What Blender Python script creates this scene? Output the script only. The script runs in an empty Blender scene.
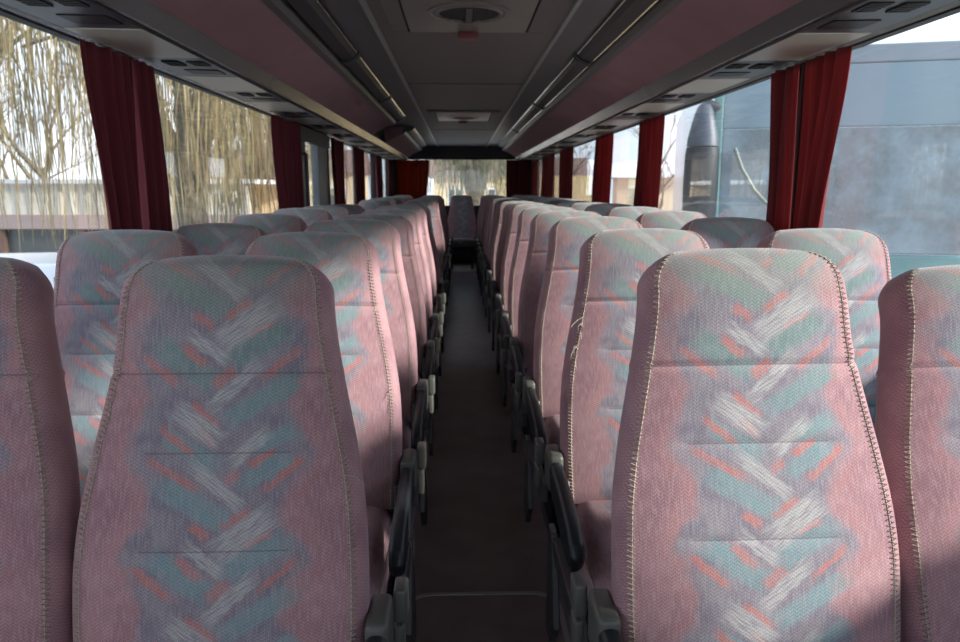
import bpy, bmesh, math, random
from mathutils import Vector, Matrix
PI = math.pi
random.seed(7)
scene = bpy.context.scene
COL = scene.collection
CZ = 1.30            # camera height over the aisle floor
XC = 0.045           # centre line of the bus
HW = 1.23            # half width to the glass
PLAT = 0.06          # low seat platform each side of the aisle
REAR = 12.3
FRONT = -2.3
GROUND = -1.0

# ------------------------------------------------------------------ mesh helpers
class MB:
    def __init__(self):
        self.v, self.f, self.m, self.uv = [], [], [], {}
    def vert(self, p):
        self.v.append(tuple(p)); return len(self.v) - 1
    def face(self, idx, mat=0):
        self.f.append(tuple(idx)); self.m.append(mat)
    def box(self, x0, x1, y0, y1, z0, z1, mat=0, M=None):
        ps = [(x0,y0,z0),(x1,y0,z0),(x1,y1,z0),(x0,y1,z0),(x0,y0,z1),(x1,y0,z1),(x1,y1,z1),(x0,y1,z1)]
        if M is not None: ps = [M @ Vector(p) for p in ps]
        b = [self.vert(p) for p in ps]
        for q in ((0,3,2,1),(4,5,6,7),(0,1,5,4),(1,2,6,5),(2,3,7,6),(3,0,4,7)):
            self.face([b[i] for i in q], mat)
    def rbox(self, x0, x1, y0, y1, z0, z1, r=0.01, mat=0, M=None, seg=3):
        bm = bmesh.new()
        bmesh.ops.create_cube(bm, size=1)
        for v in bm.verts:
            v.co = Vector(((x0+x1)/2+v.co.x*(x1-x0), (y0+y1)/2+v.co.y*(y1-y0), (z0+z1)/2+v.co.z*(z1-z0)))
        bmesh.ops.bevel(bm, geom=bm.edges[:], offset=r, segments=seg, profile=0.5, affect='EDGES')
        off = len(self.v)
        bm.verts.index_update()
        for v in bm.verts: self.vert(M @ v.co if M is not None else v.co)
        for f in bm.faces: self.face([off+v.index for v in f.verts], mat)
        bm.free()
    def tube(self, pts, r, n=6, mat=0, cap=True):
        pts = [Vector(p) for p in pts]
        rings = []
        up = Vector((0.13, 0.27, 0.95)).normalized()
        for i, p in enumerate(pts):
            t = (pts[min(i+1, len(pts)-1)] - pts[max(i-1, 0)])
            if t.length < 1e-9: t = Vector((0,0,1))
            t.normalize()
            a = t.cross(up)
            if a.length < 1e-4: a = t.cross(Vector((1,0,0)))
            a.normalize(); b = t.cross(a)
            rr = r[i] if isinstance(r, (list, tuple)) else r
            rings.append([self.vert(p + a*math.cos(2*PI*k/n)*rr + b*math.sin(2*PI*k/n)*rr) for k in range(n)])
        for i in range(len(rings)-1):
            for k in range(n):
                self.face((rings[i][k], rings[i][(k+1)%n], rings[i+1][(k+1)%n], rings[i+1][k]), mat)
        if cap:
            self.face(rings[0][::-1], mat); self.face(rings[-1], mat)
    def prism(self, poly, y0, y1, mat=0, axis='y', M=None):
        """closed polygon given in (x,z), extruded along y (or in (y,z) along x, or (x,y) along z)"""
        def P(a, b, c):
            p = {'y': (a, c, b), 'x': (c, a, b), 'z': (a, b, c)}[axis]
            return M @ Vector(p) if M is not None else p
        A = [self.vert(P(a, b, y0)) for a, b in poly]; B = [self.vert(P(a, b, y1)) for a, b in poly]
        n = len(poly)
        for i in range(n): self.face((A[i], A[(i+1)%n], B[(i+1)%n], B[i]), mat)
        self.face(A[::-1], mat); self.face(B, mat)
    def lathe(self, prof, c, n=32, mat=0, M=None):
        rings = []
        for r, z in prof:
            ring = []
            for k in range(n):
                p = Vector((c[0]+r*math.cos(2*PI*k/n), c[1]+r*math.sin(2*PI*k/n), c[2]+z))
                ring.append(self.vert(M @ p if M is not None else p))
            rings.append(ring)
        for i in range(len(rings)-1):
            for k in range(n):
                self.face((rings[i][k], rings[i][(k+1)%n], rings[i+1][(k+1)%n], rings[i+1][k]), mat)
        self.face(rings[0][::-1], mat); self.face(rings[-1], mat)
    def build(self, name, mats, parent=None, smooth=None, bevel=0, recalc=True):
        me = bpy.data.meshes.new(name)
        me.from_pydata(self.v, [], self.f)
        if not isinstance(mats, (list, tuple)): mats = [mats]
        for m in mats: me.materials.append(m)
        if len(mats) > 1: me.polygons.foreach_set('material_index', self.m)
        if self.uv:
            uvl = me.uv_layers.new(name='UVMap')
            for l in me.loops: uvl.data[l.index].uv = self.uv.get(l.vertex_index, (9, 9))
        if recalc:
            bm = bmesh.new(); bm.from_mesh(me)
            bmesh.ops.recalc_face_normals(bm, faces=bm.faces[:])
            bm.to_mesh(me); bm.free()
        if smooth is not None:
            me.polygons.foreach_set('use_smooth', [True]*len(me.polygons))
            if smooth < 179: me.set_sharp_from_angle(angle=math.radians(smooth))
        me.update()
        o = bpy.data.objects.new(name, me); COL.objects.link(o)
        if parent is not None: o.parent = parent
        if bevel:
            b = o.modifiers.new('bevel', 'BEVEL'); b.width = bevel; b.segments = 2; b.limit_method = 'ANGLE'
        return o

def tag(o, label=None, cat=None, group=None, kind=None):
    if label: o['label'] = label
    if cat: o['category'] = cat
    if group: o['group'] = group
    if kind: o['kind'] = kind
    return o
def empty(name, loc=(0,0,0), rz=0, label=None, cat=None, group=None):
    o = bpy.data.objects.new(name, None); COL.objects.link(o)
    o.location = loc; o.rotation_euler = (0, 0, rz); o.empty_display_size = 0.1
    return tag(o, label, cat, group)
def struct(o):
    o['kind'] = 'structure'; return o
def copy_tree(o, parent=None, skip=()):
    c = o.copy(); COL.objects.link(c)
    if parent is not None: c.parent = parent
    for ch in KIDS.get(o.name, []):
        if ch.name.split('.')[0] in skip: continue
        copy_tree(ch, c, skip)
    return c
KIDS = {}
def kids_of(root):
    KIDS.clear()
    for o in bpy.data.objects:
        if o.parent: KIDS.setdefault(o.parent.name, []).append(o)

# ------------------------------------------------------------------ materials
def mat(name, col, rough=0.6, spec=0.5, metal=0.0, noise=None, bump=None, sheen=0, trans=0):
    m = bpy.data.materials.new(name); m.use_nodes = True
    nt = m.node_tree; b = nt.nodes['Principled BSDF']
    b.inputs['Base Color'].default_value = (*col, 1); b.inputs['Roughness'].default_value = rough
    b.inputs['Specular IOR Level'].default_value = spec; b.inputs['Metallic'].default_value = metal
    b.inputs['Sheen Weight'].default_value = sheen
    tc = nt.nodes.new('ShaderNodeTexCoord')
    if noise:
        sc, amt = noise
        n = nt.nodes.new('ShaderNodeTexNoise'); n.inputs['Scale'].default_value = sc; n.inputs['Detail'].default_value = 5
        nt.links.new(tc.outputs['Object'], n.inputs['Vector'])
        r = nt.nodes.new('ShaderNodeMix'); r.data_type = 'RGBA'
        r.inputs['A'].default_value = (*[c*(1-amt) for c in col], 1); r.inputs['B'].default_value = (*[min(1, c*(1+amt)) for c in col], 1)
        nt.links.new(n.outputs['Fac'], r.inputs['Factor']); nt.links.new(r.outputs['Result'], b.inputs['Base Color'])
    if bump:
        sc, st = bump
        n = nt.nodes.new('ShaderNodeTexNoise'); n.inputs['Scale'].default_value = sc; n.inputs['Detail'].default_value = 3
        nt.links.new(tc.outputs['Object'], n.inputs['Vector'])
        bp = nt.nodes.new('ShaderNodeBump'); bp.inputs['Strength'].default_value = st; bp.inputs['Distance'].default_value = 0.002
        nt.links.new(n.outputs['Fac'], bp.inputs['Height']); nt.links.new(bp.outputs['Normal'], b.inputs['Normal'])
    return m

class N:
    """tiny node-writing helper"""
    def __init__(self, nt): self.nt = nt
    def math(self, op, a, b=None, c=None, clamp=False):
        n = self.nt.nodes.new('ShaderNodeMath'); n.operation = op; n.use_clamp = clamp
        for i, x in enumerate((a, b, c)):
            if x is None: continue
            if isinstance(x, (int, float)): n.inputs[i].default_value = x
            else: self.nt.links.new(x, n.inputs[i])
        return n.outputs[0]
    def mix(self, f, a, b):
        n = self.nt.nodes.new('ShaderNodeMix'); n.data_type = 'RGBA'
        for k, x in (('Factor', f), ('A', a), ('B', b)):
            if isinstance(x, (int, float)): n.inputs[k].default_value = x
            elif isinstance(x, tuple): n.inputs[k].default_value = (*x, 1)
            else: self.nt.links.new(x, n.inputs[k])
        return n.outputs['Result']
    def noise(self, vec, scale, detail=3, rough=0.5, out='Fac'):
        n = self.nt.nodes.new('ShaderNodeTexNoise'); n.inputs['Scale'].default_value = scale
        n.inputs['Detail'].default_value = detail; n.inputs['Roughness'].default_value = rough
        self.nt.links.new(vec, n.inputs['Vector']); return n.outputs[out]
    def ss(self, x, lo, hi, a=0.0, b=1.0):
        n = self.nt.nodes.new('ShaderNodeMapRange'); n.interpolation_type = 'SMOOTHSTEP'
        self.nt.links.new(x, n.inputs['Value'])
        for k, val in (('From Min', lo), ('From Max', hi), ('To Min', a), ('To Max', b)): n.inputs[k].default_value = val
        return n.outputs['Result']
    def comb(self, x, y, z=0.0):
        n = self.nt.nodes.new('ShaderNodeCombineXYZ')
        for i, q in enumerate((x, y, z)):
            if isinstance(q, (int, float)): n.inputs[i].default_value = q
            else: self.nt.links.new(q, n.inputs[i])
        return n.outputs[0]

PER = 0.335
def stroke_group():
    g = bpy.data.node_groups.new('brush_stroke', 'ShaderNodeTree')
    for s in ('u', 'v', 'cu', 'cv', 'c', 's', 'hl', 'hw'):
        g.interface.new_socket(s, in_out='INPUT', socket_type='NodeSocketFloat')
    g.interface.new_socket('mask', in_out='OUTPUT', socket_type='NodeSocketFloat')
    gi = g.nodes.new('NodeGroupInput'); go = g.nodes.new('NodeGroupOutput'); n = N(g)
    I = gi.outputs
    du = n.math('SUBTRACT', I['u'], I['cu'])
    dv = n.math('WRAP', n.math('SUBTRACT', I['v'], I['cv']), PER/2, -PER/2)
    a = n.math('ADD', n.math('MULTIPLY', du, I['c']), n.math('MULTIPLY', dv, I['s']))
    b = n.math('SUBTRACT', n.math('MULTIPLY', dv, I['c']), n.math('MULTIPLY', du, I['s']))
    m = n.math('MAXIMUM', n.math('DIVIDE', n.math('ABSOLUTE', a), I['hl']), n.math('DIVIDE', n.math('ABSOLUTE', b), I['hw']))
    g.links.new(n.ss(m, 1.32, 0.62), go.inputs['mask'])
    return g
SG = stroke_group()
# woven herringbone brush strokes: x0,y0,x1,y1,width, measured on one seat back (one repeat of the print)
WH = [(202,465,249,506,14),(225,551,280,513,25),(197,541,232,569,12),(218,614,263,572,14),(183,616,228,649,22),(239,465,273,434,13)]
TE = [(170,484,235,520,22),(249,484,296,456,19),(164,551,221,590,23),(235,569,293,536,22),(232,628,303,586,20),(176,438,225,468,18),(262,450,300,430,16)]
OR = [(158,461,204,487,8),(272,490,309,458,8),(148,563,184,591,8),(190,553,212,573,10),(221,592,240,577,11),(234,482,246,473,9),
      (203,522,219,535,10),(199,610,226,632,7),(268,585,303,557,7),(254,543,279,530,6),(232,526,258,509,8),(257,467,279,452,8),(170,430,201,455,8),(206,432,222,446,7)]
def seat_fabric(name, plain=False):
    m = bpy.data.materials.new(name); m.use_nodes = True
    nt = m.node_tree; b = nt.nodes['Principled BSDF']; n = N(nt)
    if plain:
        tc = nt.nodes.new('ShaderNodeTexCoord'); vec = tc.outputs['Object']
        sep = nt.nodes.new('ShaderNodeSeparateXYZ'); nt.links.new(vec, sep.inputs[0])
        u0, v0 = n.math('ADD', n.math('MULTIPLY', sep.outputs['X'], 0.15), sep.outputs['Y']), sep.outputs['Z']
    else:
        uvn = nt.nodes.new('ShaderNodeUVMap'); uvn.uv_map = 'UVMap'; vec = uvn.outputs[0]
        sep = nt.nodes.new('ShaderNodeSeparateXYZ'); nt.links.new(vec, sep.inputs[0])
        u0, v0 = sep.outputs['X'], sep.outputs['Y']
    PINK, PINK2, SALMON = (0.40, 0.235, 0.25), (0.30, 0.17, 0.195), (0.47, 0.225, 0.22)
    nz = n.noise(vec, 9, 4)
    col = n.mix(n.ss(nz, 0.35, 0.65), PINK, PINK2)
    # worn, faded patches
    col = n.mix(n.ss(n.noise(vec, 23, 4), 0.5, 0.75, 0, 0.30), col, (0.50, 0.32, 0.35))
    if not plain:
        wob = nt.nodes.new('ShaderNodeTexNoise'); wob.inputs['Scale'].default_value = 60; wob.inputs['Detail'].default_value = 2
        nt.links.new(vec, wob.inputs['Vector'])
        sw = nt.nodes.new('ShaderNodeSeparateColor'); nt.links.new(wob.outputs['Color'], sw.inputs[0])
        u = n.math('ADD', u0, n.math('MULTIPLY', n.math('SUBTRACT', sw.outputs[0], 0.5), 0.012))
        v = n.math('ADD', v0, n.math('MULTIPLY', n.math('SUBTRACT', sw.outputs[1], 0.5), 0.012))
        au = n.math('ABSOLUTE', n.math('ADD', u, -0.002))
        # wavy edged blue grey cloud down the middle
        wv = n.math('MULTIPLY', n.math('SINE', n.math('ADD', n.math('MULTIPLY', v, 4*PI/PER), 1.9)), 0.020)
        big = n.math('MULTIPLY', n.math('SUBTRACT', n.noise(vec, 14, 3), 0.5), 0.09)
        edge = n.math('SUBTRACT', au, n.math('ADD', wv, big))
        col = n.mix(n.ss(edge, 0.185, 0.10, 0, 0.75), col, n.mix(n.ss(n.noise(vec, 30, 2), 0.4, 0.6), SALMON, PINK))
        cloud = n.ss(edge, 0.142, 0.112)
        zc = n.mix(n.ss(n.noise(vec, 18, 3), 0.35, 0.65), (0.19, 0.185, 0.235), (0.27, 0.255, 0.29))
        col = n.mix(n.math('MULTIPLY', cloud, 0.88), col, zc)
        # hatching along the two stroke directions
        def hatch(sgn):
            ang = sgn*math.radians(38)
            a = n.math('ADD', n.math('MULTIPLY', u0, math.cos(ang)), n.math('MULTIPLY', v0, math.sin(ang)))
            bb = n.math('SUBTRACT', n.math('MULTIPLY', v0, math.cos(ang)), n.math('MULTIPLY', u0, math.sin(ang)))
            return n.ss(n.noise(n.comb(n.math('MULTIPLY', a, 30), n.math('MULTIPLY', bb, 330)), 1.0, 2), 0.36, 0.56)
        H = {1: hatch(1), -1: hatch(-1)}
        def masks(lst):
            out = {}
            for x0, y0, x1, y1, w in lst:
                sgn = 1 if (y1-y0)*(x1-x0) > 0 else -1
                g = nt.nodes.new('ShaderNodeGroup'); g.node_tree = SG
                nt.links.new(u, g.inputs['u']); nt.links.new(v, g.inputs['v'])
                L = math.hypot(x1-x0, y1-y0)
                vals = dict(cu=((x0+x1)/2-224)/612, cv=((y0+y1)/2-255)/612, c=(x1-x0)/L, s=(y1-y0)/L, hl=L/2/612, hw=w/2/612)
                for k, q in vals.items(): g.inputs[k].default_value = q
                out[sgn] = g.outputs[0] if sgn not in out else n.math('MAXIMUM', out[sgn], g.outputs[0])
            return out
        def lay(col, lst, colour, base, top):
            M = masks(lst)
            for sgn in M:
                f = n.math('MULTIPLY', M[sgn], n.math('ADD', n.math('MULTIPLY', H[sgn], top-base), base))
                col = n.mix(f, col, colour)
            return col
        fade = n.mix(n.ss(v0, 0.05, 0.35), (0.16, 0.27, 0.235), (0.20, 0.325, 0.345))
        col = lay(col, TE, fade, 0.45, 0.85)
        col = lay(col, OR, (0.54, 0.19, 0.165), 0.40, 0.85)
        col = lay(col, WH, (0.50, 0.49, 0.48), 0.20, 0.78)
        fib = n.noise(n.comb(n.math('MULTIPLY', u0, 260), n.math('MULTIPLY', v0, 34)), 1.0, 3, 0.6)
        col = n.mix(n.ss(fib, 0.40, 0.70, 0, 0.55), col, n.mix(cloud, (0.50, 0.33, 0.35), (0.36, 0.35, 0.38)))
        worn = n.math('MULTIPLY', n.ss(n.math('ADD', v0, n.math('MULTIPLY', n.math('SUBTRACT', n.noise(vec, 26, 3), 0.5), 0.07)), 0.03, 0.13, 0.50, 0.0), n.ss(n.math('ABSOLUTE', u0), 0.165, 0.12))
        col = n.mix(worn, col, (0.25, 0.265, 0.235))
        # cross seams
        s1 = n.ss(n.math('ABSOLUTE', n.math('SUBTRACT', v0, 0.197)), 0.0022, 0.0006, 0, 0.55)
        cen = n.ss(n.math('ABSOLUTE', u0), 0.12, 0.115)
        s2 = n.math('MULTIPLY', n.ss(n.math('ABSOLUTE', n.math('SUBTRACT', v0, 0.325)), 0.0018, 0.0006, 0, 0.5), cen)
        s3 = n.math('MULTIPLY', n.ss(n.math('ABSOLUTE', n.math('SUBTRACT', v0, 0.478)), 0.0018, 0.0006, 0, 0.5), cen)
        col = n.mix(n.math('MAXIMUM', s1, n.math('MAXIMUM', s2, s3)), col, (0.13, 0.09, 0.11))
    # weave: fine dotted zigzag
    zz = n.math('PINGPONG', n.math('MULTIPLY', u0, 1), 0.0055)
    w = n.math('SINE', n.math('MULTIPLY', n.math('ADD', v0, zz), 2*PI/0.0058))
    w2 = n.math('SINE', n.math('MULTIPLY', u0, 2*PI/0.003))
    weave = n.math('ADD', n.math('MULTIPLY', w, 0.32), n.math('ADD', n.math('MULTIPLY', w2, 0.12), 0.5))
    grain = n.noise(vec, 420, 2, 0.7)
    wv2 = n.math('ADD', n.math('MULTIPLY', weave, 0.5), n.math('MULTIPLY', grain, 0.6))
    mul = n.ss(wv2, 0.15, 0.95, 0.70, 1.25)
    vm = nt.nodes.new('ShaderNodeVectorMath'); vm.operation = 'SCALE'
    nt.links.new(col, vm.inputs[0]); nt.links.new(mul, vm.inputs['Scale'])
    nt.links.new(vm.outputs[0], b.inputs['Base Color'])
    bp = nt.nodes.new('ShaderNodeBump'); bp.inputs['Strength'].default_value = 0.35; bp.inputs['Distance'].default_value = 0.0015
    nt.links.new(wv2, bp.inputs['Height']); nt.links.new(bp.outputs[0], b.inputs['Normal'])
    b.inputs['Roughness'].default_value = 0.95; b.inputs['Specular IOR Level'].default_value = 0.1
    b.inputs['Sheen Weight'].default_value = 0.35; b.inputs['Sheen Roughness'].default_value = 0.4
    b.inputs['Sheen Tint'].default_value = (0.95, 0.85, 0.88, 1)
    return m

M_FAB = seat_fabric('patterned_seat_fabric')
M_PLAIN = seat_fabric('plain_seat_fabric', True)
M_STITCH = mat('cream_stitching', (0.46, 0.41, 0.34), 0.9, 0.1)
M_BLACK = mat('black_plastic', (0.016, 0.020, 0.024), 0.42, 0.5, bump=(300, 0.15))
M_CAP = mat('grey_green_plastic', (0.09, 0.09, 0.08), 0.45)
M_SHELL = mat('grey_seat_shell', (0.10, 0.095, 0.10), 0.5)
M_FRAME = mat('dark_steel', (0.035, 0.037, 0.04), 0.4, metal=0.4)
M_BRK = mat('mid_grey_steel', (0.10, 0.10, 0.105), 0.4, metal=0.3)
M_ALU = mat('worn_aluminium', (0.30, 0.31, 0.33), 0.35, metal=0.8, noise=(12, 0.3))
M_FLOOR = mat('dark_brown_vinyl', (0.36, 0.29, 0.285), 0.40, 0.4, noise=(7, 0.35), bump=(500, 0.4))
M_PLAT = mat('black_carpet', (0.015, 0.013, 0.014), 0.9, 0.1, noise=(30, 0.3))
M_TRIMF = mat('grey_floor_trim', (0.60, 0.59, 0.57), 0.4)
M_CEIL = mat('taupe_ceiling_panel', (0.10, 0.078, 0.070), 0.55, noise=(3, 0.12))
M_CEILD = mat('charcoal_ceiling_side', (0.05, 0.045, 0.044), 0.45)
M_RIDGE = mat('grey_ceiling_bead', (0.20, 0.19, 0.18), 0.35)
M_RACK = mat('mauve_rack_carpet', (0.27, 0.155, 0.165), 0.95, 0.1, noise=(6, 0.15), bump=(400, 0.5))
M_STRIP = mat('glossy_grey_rack_strip', (0.085, 0.080, 0.082), 0.24, 0.4)
M_BEIGE = mat('beige_service_panel', (0.40, 0.37, 0.31), 0.4)
M_DPAN = mat('charcoal_service_panel', (0.045, 0.048, 0.054), 0.35)
M_VENT = mat('black_vent', (0.006, 0.006, 0.007), 0.6)
M_WALL = mat('dark_grey_wall_lining', (0.05, 0.047, 0.05), 0.7, noise=(5, 0.2))
M_PILLAR = mat('slate_door_frame', (0.10, 0.115, 0.12), 0.45)
M_RUB = mat('black_rubber', (0.01, 0.01, 0.011), 0.6)
M_CHROME = mat('polished_metal', (0.65, 0.64, 0.60), 0.22, metal=1.0)
M_LATCH = mat('dark_red_plastic', (0.16, 0.035, 0.03), 0.5)
M_HATCH = mat('taupe_hatch_plastic', (0.15, 0.125, 0.105), 0.45)
M_HATCH2 = mat('cream_hatch_plastic', (0.55, 0.46, 0.38), 0.4)
M_DIFF = mat('unlit_light_cover', (0.02, 0.02, 0.022), 0.45, 0.2)

def glass_mat(name, tint, dirt, refl=1.0, rough=0.0):
    m = bpy.data.materials.new(name); m.use_nodes = True
    nt = m.node_tree; nt.nodes.clear(); n = N(nt)
    out = nt.nodes.new('ShaderNodeOutputMaterial')
    tr = nt.nodes.new('ShaderNodeBsdfTransparent'); tr.inputs[0].default_value = (*tint, 1)
    gl = nt.nodes.new('ShaderNodeBsdfGlossy'); gl.inputs['Roughness'].default_value = rough
    fr = nt.nodes.new('ShaderNodeLayerWeight'); fr.inputs[0].default_value = 0.5
    geo = nt.nodes.new('ShaderNodeNewGeometry')
    f = n.math('MULTIPLY', n.math('ADD', n.math('MULTIPLY', n.math('POWER', fr.outputs['Facing'], 5), 0.95), 0.04), refl)
    mx = nt.nodes.new('ShaderNodeMixShader'); nt.links.new(f, mx.inputs[0])
    nt.links.new(tr.outputs[0], mx.inputs[1]); nt.links.new(gl.outputs[0], mx.inputs[2])
    tl = nt.nodes.new('ShaderNodeBsdfTranslucent'); tl.inputs[0].default_value = (0.75, 0.8, 0.85, 1)
    tc = nt.nodes.new('ShaderNodeTexCoord')
    d = n.ss(n.noise(tc.outputs['Object'], 2.2, 6, 0.6), 0.3, 0.75, dirt*0.5, dirt*1.5)
    m2 = nt.nodes.new('ShaderNodeMixShader'); nt.links.new(d, m2.inputs[0])
    nt.links.new(mx.outputs[0], m2.inputs[1]); nt.links.new(tl.outputs[0], m2.inputs[2])
    nt.links.new(m2.outputs[0], out.inputs[0])
    return m
M_GLASS = glass_mat('dusty_window_glass', (0.93, 0.96, 0.97), 0.012, 0.9)
M_GLASSL = glass_mat('lightly_dusty_window_glass', (0.96, 0.97, 0.97), 0.012, 0.8)

def curtain_mat(name, col, tmix=0.2):
    m = bpy.data.materials.new(name); m.use_nodes = True
    nt = m.node_tree; b = nt.nodes['Principled BSDF']; n = N(nt)
    out = nt.nodes['Material Output']
    b.inputs['Base Color'].default_value = (*col, 1); b.inputs['Roughness'].default_value = 0.9
    b.inputs['Specular IOR Level'].default_value = 0.1
    b.inputs['Sheen Weight'].default_value = 0.15; b.inputs['Sheen Tint'].default_value = (1, 0.5, 0.5, 1)
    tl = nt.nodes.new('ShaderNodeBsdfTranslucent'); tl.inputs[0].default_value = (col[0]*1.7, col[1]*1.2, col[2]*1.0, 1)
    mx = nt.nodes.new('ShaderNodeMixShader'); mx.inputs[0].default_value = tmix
    nt.links.new(b.outputs[0], mx.inputs[1]); nt.links.new(tl.outputs[0], mx.inputs[2]); nt.links.new(mx.outputs[0], out.inputs[0])
    return m
M_CURT = curtain_mat('wine_red_curtain_cloth', (0.13, 0.026, 0.034))
M_CURTS = curtain_mat('sunlit_red_curtain_cloth', (0.19, 0.034, 0.036), 0.34)  # brighter copy of the wine red cloth, sunlight put into its colour
M_CURTR = curtain_mat('rust_red_curtain_cloth', (0.22, 0.055, 0.03), 0.36)

# ------------------------------------------------------------------ the bus shell
def X(a): return XC + a
L, R = XC-HW, XC+HW
mb = MB(); mb.box(-0.20, 0.34, FRONT, REAR, -0.05, 0.0)
struct(mb.build('floor', M_FLOOR))
mb = MB()
mb.box(L, -0.20, FRONT, REAR, -0.05, PLAT); struct(mb.build('floor_platform_left', M_PLAT))
mb = MB()
mb.box(0.34, R, FRONT, REAR, -0.05, PLAT); struct(mb.build('floor_platform_right', M_PLAT))
for k, x in enumerate((-0.20, 0.34)):                    # rails on the platform edges
    t = MB(); s = -1 if k == 0 else 1
    t.prism([(x, 0.0), (x-s*0.012, 0.0), (x-s*0.012, PLAT+0.006), (x+s*0.028, PLAT+0.006), (x+s*0.028, PLAT), (x, PLAT)], FRONT, REAR-0.01)
    struct(t.build('trim_%d' % (k+1), M_ALU if k else M_TRIMF))
# wall builder with openings; window spans given as (y0, y1)
SILL, HEAD = CZ-0.42, CZ+0.48
WIN_R = [(-2.2, 0.30), (0.42, 2.70), (2.78, 4.78), (4.88, 6.34), (6.44, 8.55), (8.65, 10.1), (10.22, 12.1)]
WIN_L = [(-2.2, -0.60), (-0.48, 2.64), (2.74, 5.10), (6.56, 8.45), (8.55, 10.1), (10.22, 12.1)]
DOOR = (5.16, 6.40)
def wall(name, x, s, wins, door=None):
    m = MB(); t = 0.07
    xa, xb = (x, x+s*t) if s > 0 else (x+s*t, x)
    spans = sorted(wins + ([door] if door else []))
    cur = FRONT
    for a, b in spans:
        m.box(xa, xb, cur, a, -0.05, 2.15)
        if door and (a, b) == door: m.box(xa, xb, a, b, HEAD+0.0, 2.15)
        else:
            m.box(xa, xb, a, b, -0.05, SILL); m.box(xa, xb, a, b, HEAD, 2.15)
        cur = b
    m.box(xa, xb, cur, REAR+0.07, -0.05, 2.15)
    return struct(m.build(name, M_WALL))
wall('wall_left', L, -1, WIN_L, DOOR)
wall('wall_right', R, 1, WIN_R)
wn = 0
def window(x0, x1, y0, y1, z0, z1, axis, glass):
    """glass pane and rubber frame of one bus window"""
    global wn
    wn += 1
    g = MB(); f = MB(); b = 0.022
    if axis == 'x':
        g.box(x0+0.03*(1 if x0 > 0 else -1), x0+0.036*(1 if x0 > 0 else -1), y0+b*0.5, y1-b*0.5, z0+b*0.5, z1-b*0.5)
        xa, xb = sorted((x0+0.012*(1 if x0 > 0 else -1), x0+0.055*(1 if x0 > 0 else -1)))
        for q in ((y0, y1, z0, z0+b), (y0, y1, z1-b, z1), (y0, y0+b, z0+b, z1-b), (y1-b, y1, z0+b, z1-b)):
            f.box(xa, xb, *q)
    else:
        g.box(x0+b*0.5, x1-b*0.5, y0+0.03, y0+0.036, z0+b*0.5, z1-b*0.5)
        for q in ((x0, x1, z0, z0+b), (x0, x1, z1-b, z1), (x0, x0+b, z0+b, z1-b), (x1-b, x1, z0+b, z1-b)):
            f.box(q[0], q[1], y0+0.012, y0+0.055, q[2], q[3])
    o = struct(g.build('window_%d' % wn, glass)); f.build('window_frame', M_RUB, o)
for a, b in WIN_R: window(R, 0, a, b, SILL, HEAD, 'x', M_GLASS)
for a, b in WIN_L: window(L, 0, a, b, SILL, HEAD, 'x', M_GLASSL)
# rear wall and window, front wall and windscreen
RZ0, RZ1 = CZ-0.32, CZ+0.50
m = MB()
m.box(L-0.07, R+0.07, REAR, REAR+0.07, -0.05, RZ0); m.box(L-0.07, R+0.07, REAR, REAR+0.07, RZ1, 2.15)
m.box(L-0.07, L+0.12, REAR, REAR+0.07, RZ0, RZ1); m.box(R-0.12, R+0.07, REAR, REAR+0.07, RZ0, RZ1)
struct(m.build('wall_rear', M_WALL))
window(L+0.12, R-0.12, REAR, 0, RZ0, RZ1, 'y', M_GLASSL)
m = MB()
m.box(L-0.07, R+0.07, FRONT-0.07, FRONT, -0.05, 0.50); m.box(L-0.07, R+0.07, FRONT-0.07, FRONT, 1.98, 2.15)
m.box(L-0.07, L+0.08, FRONT-0.07, FRONT, 0.50, 1.98); m.box(R-0.08, R+0.07, FRONT-0.07, FRONT, 0.50, 1.98)
struct(m.build('wall_front', M_WALL))
window(L+0.08, R-0.08, FRONT-0.06, 0, 0.50, 1.98, 'y', M_GLASSL)
# middle door on the left
m = MB()
y0, y1 = DOOR
m.box(L-0.05, L+0.015, y0, y0+0.34, 0.06, HEAD-0.03); m.box(L-0.05, L+0.015, y1-0.40, y1, 0.06, HEAD-0.03)
m.box(L-0.05, L+0.015, y0+0.34, y1-0.40, 0.06, 0.35); m.box(L-0.05, L+0.015, y0+0.34, y1-0.40, HEAD-0.10, HEAD-0.03)
m.box(L-0.05, L+0.015, y0, y1, HEAD-0.03, HEAD)
dr = struct(m.build('door_1', M_PILLAR, bevel=0.006))
g = MB(); g.box(L-0.02, L-0.014, y0+0.33, y1-0.39, 0.34, HEAD-0.09); g.build('glass_pane', M_GLASSL, dr)
g = MB(); g.tube([(L+0.05, y0+0.20, 0.5), (L+0.05, y0+0.20, 1.55)], 0.014, 8)
for z in (0.5, 1.55): g.tube([(L+0.05, y0+0.20, z), (L+0.01, y0+0.20, z)], 0.012, 6)
g.build('door_handle', M_CAP, dr)
g = MB(); g.box(L+0.015, L+0.05, y0+0.05, y1-0.05, HEAD-0.14, HEAD-0.04); g.build('door_motor_cover', M_BLACK, dr)

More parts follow.
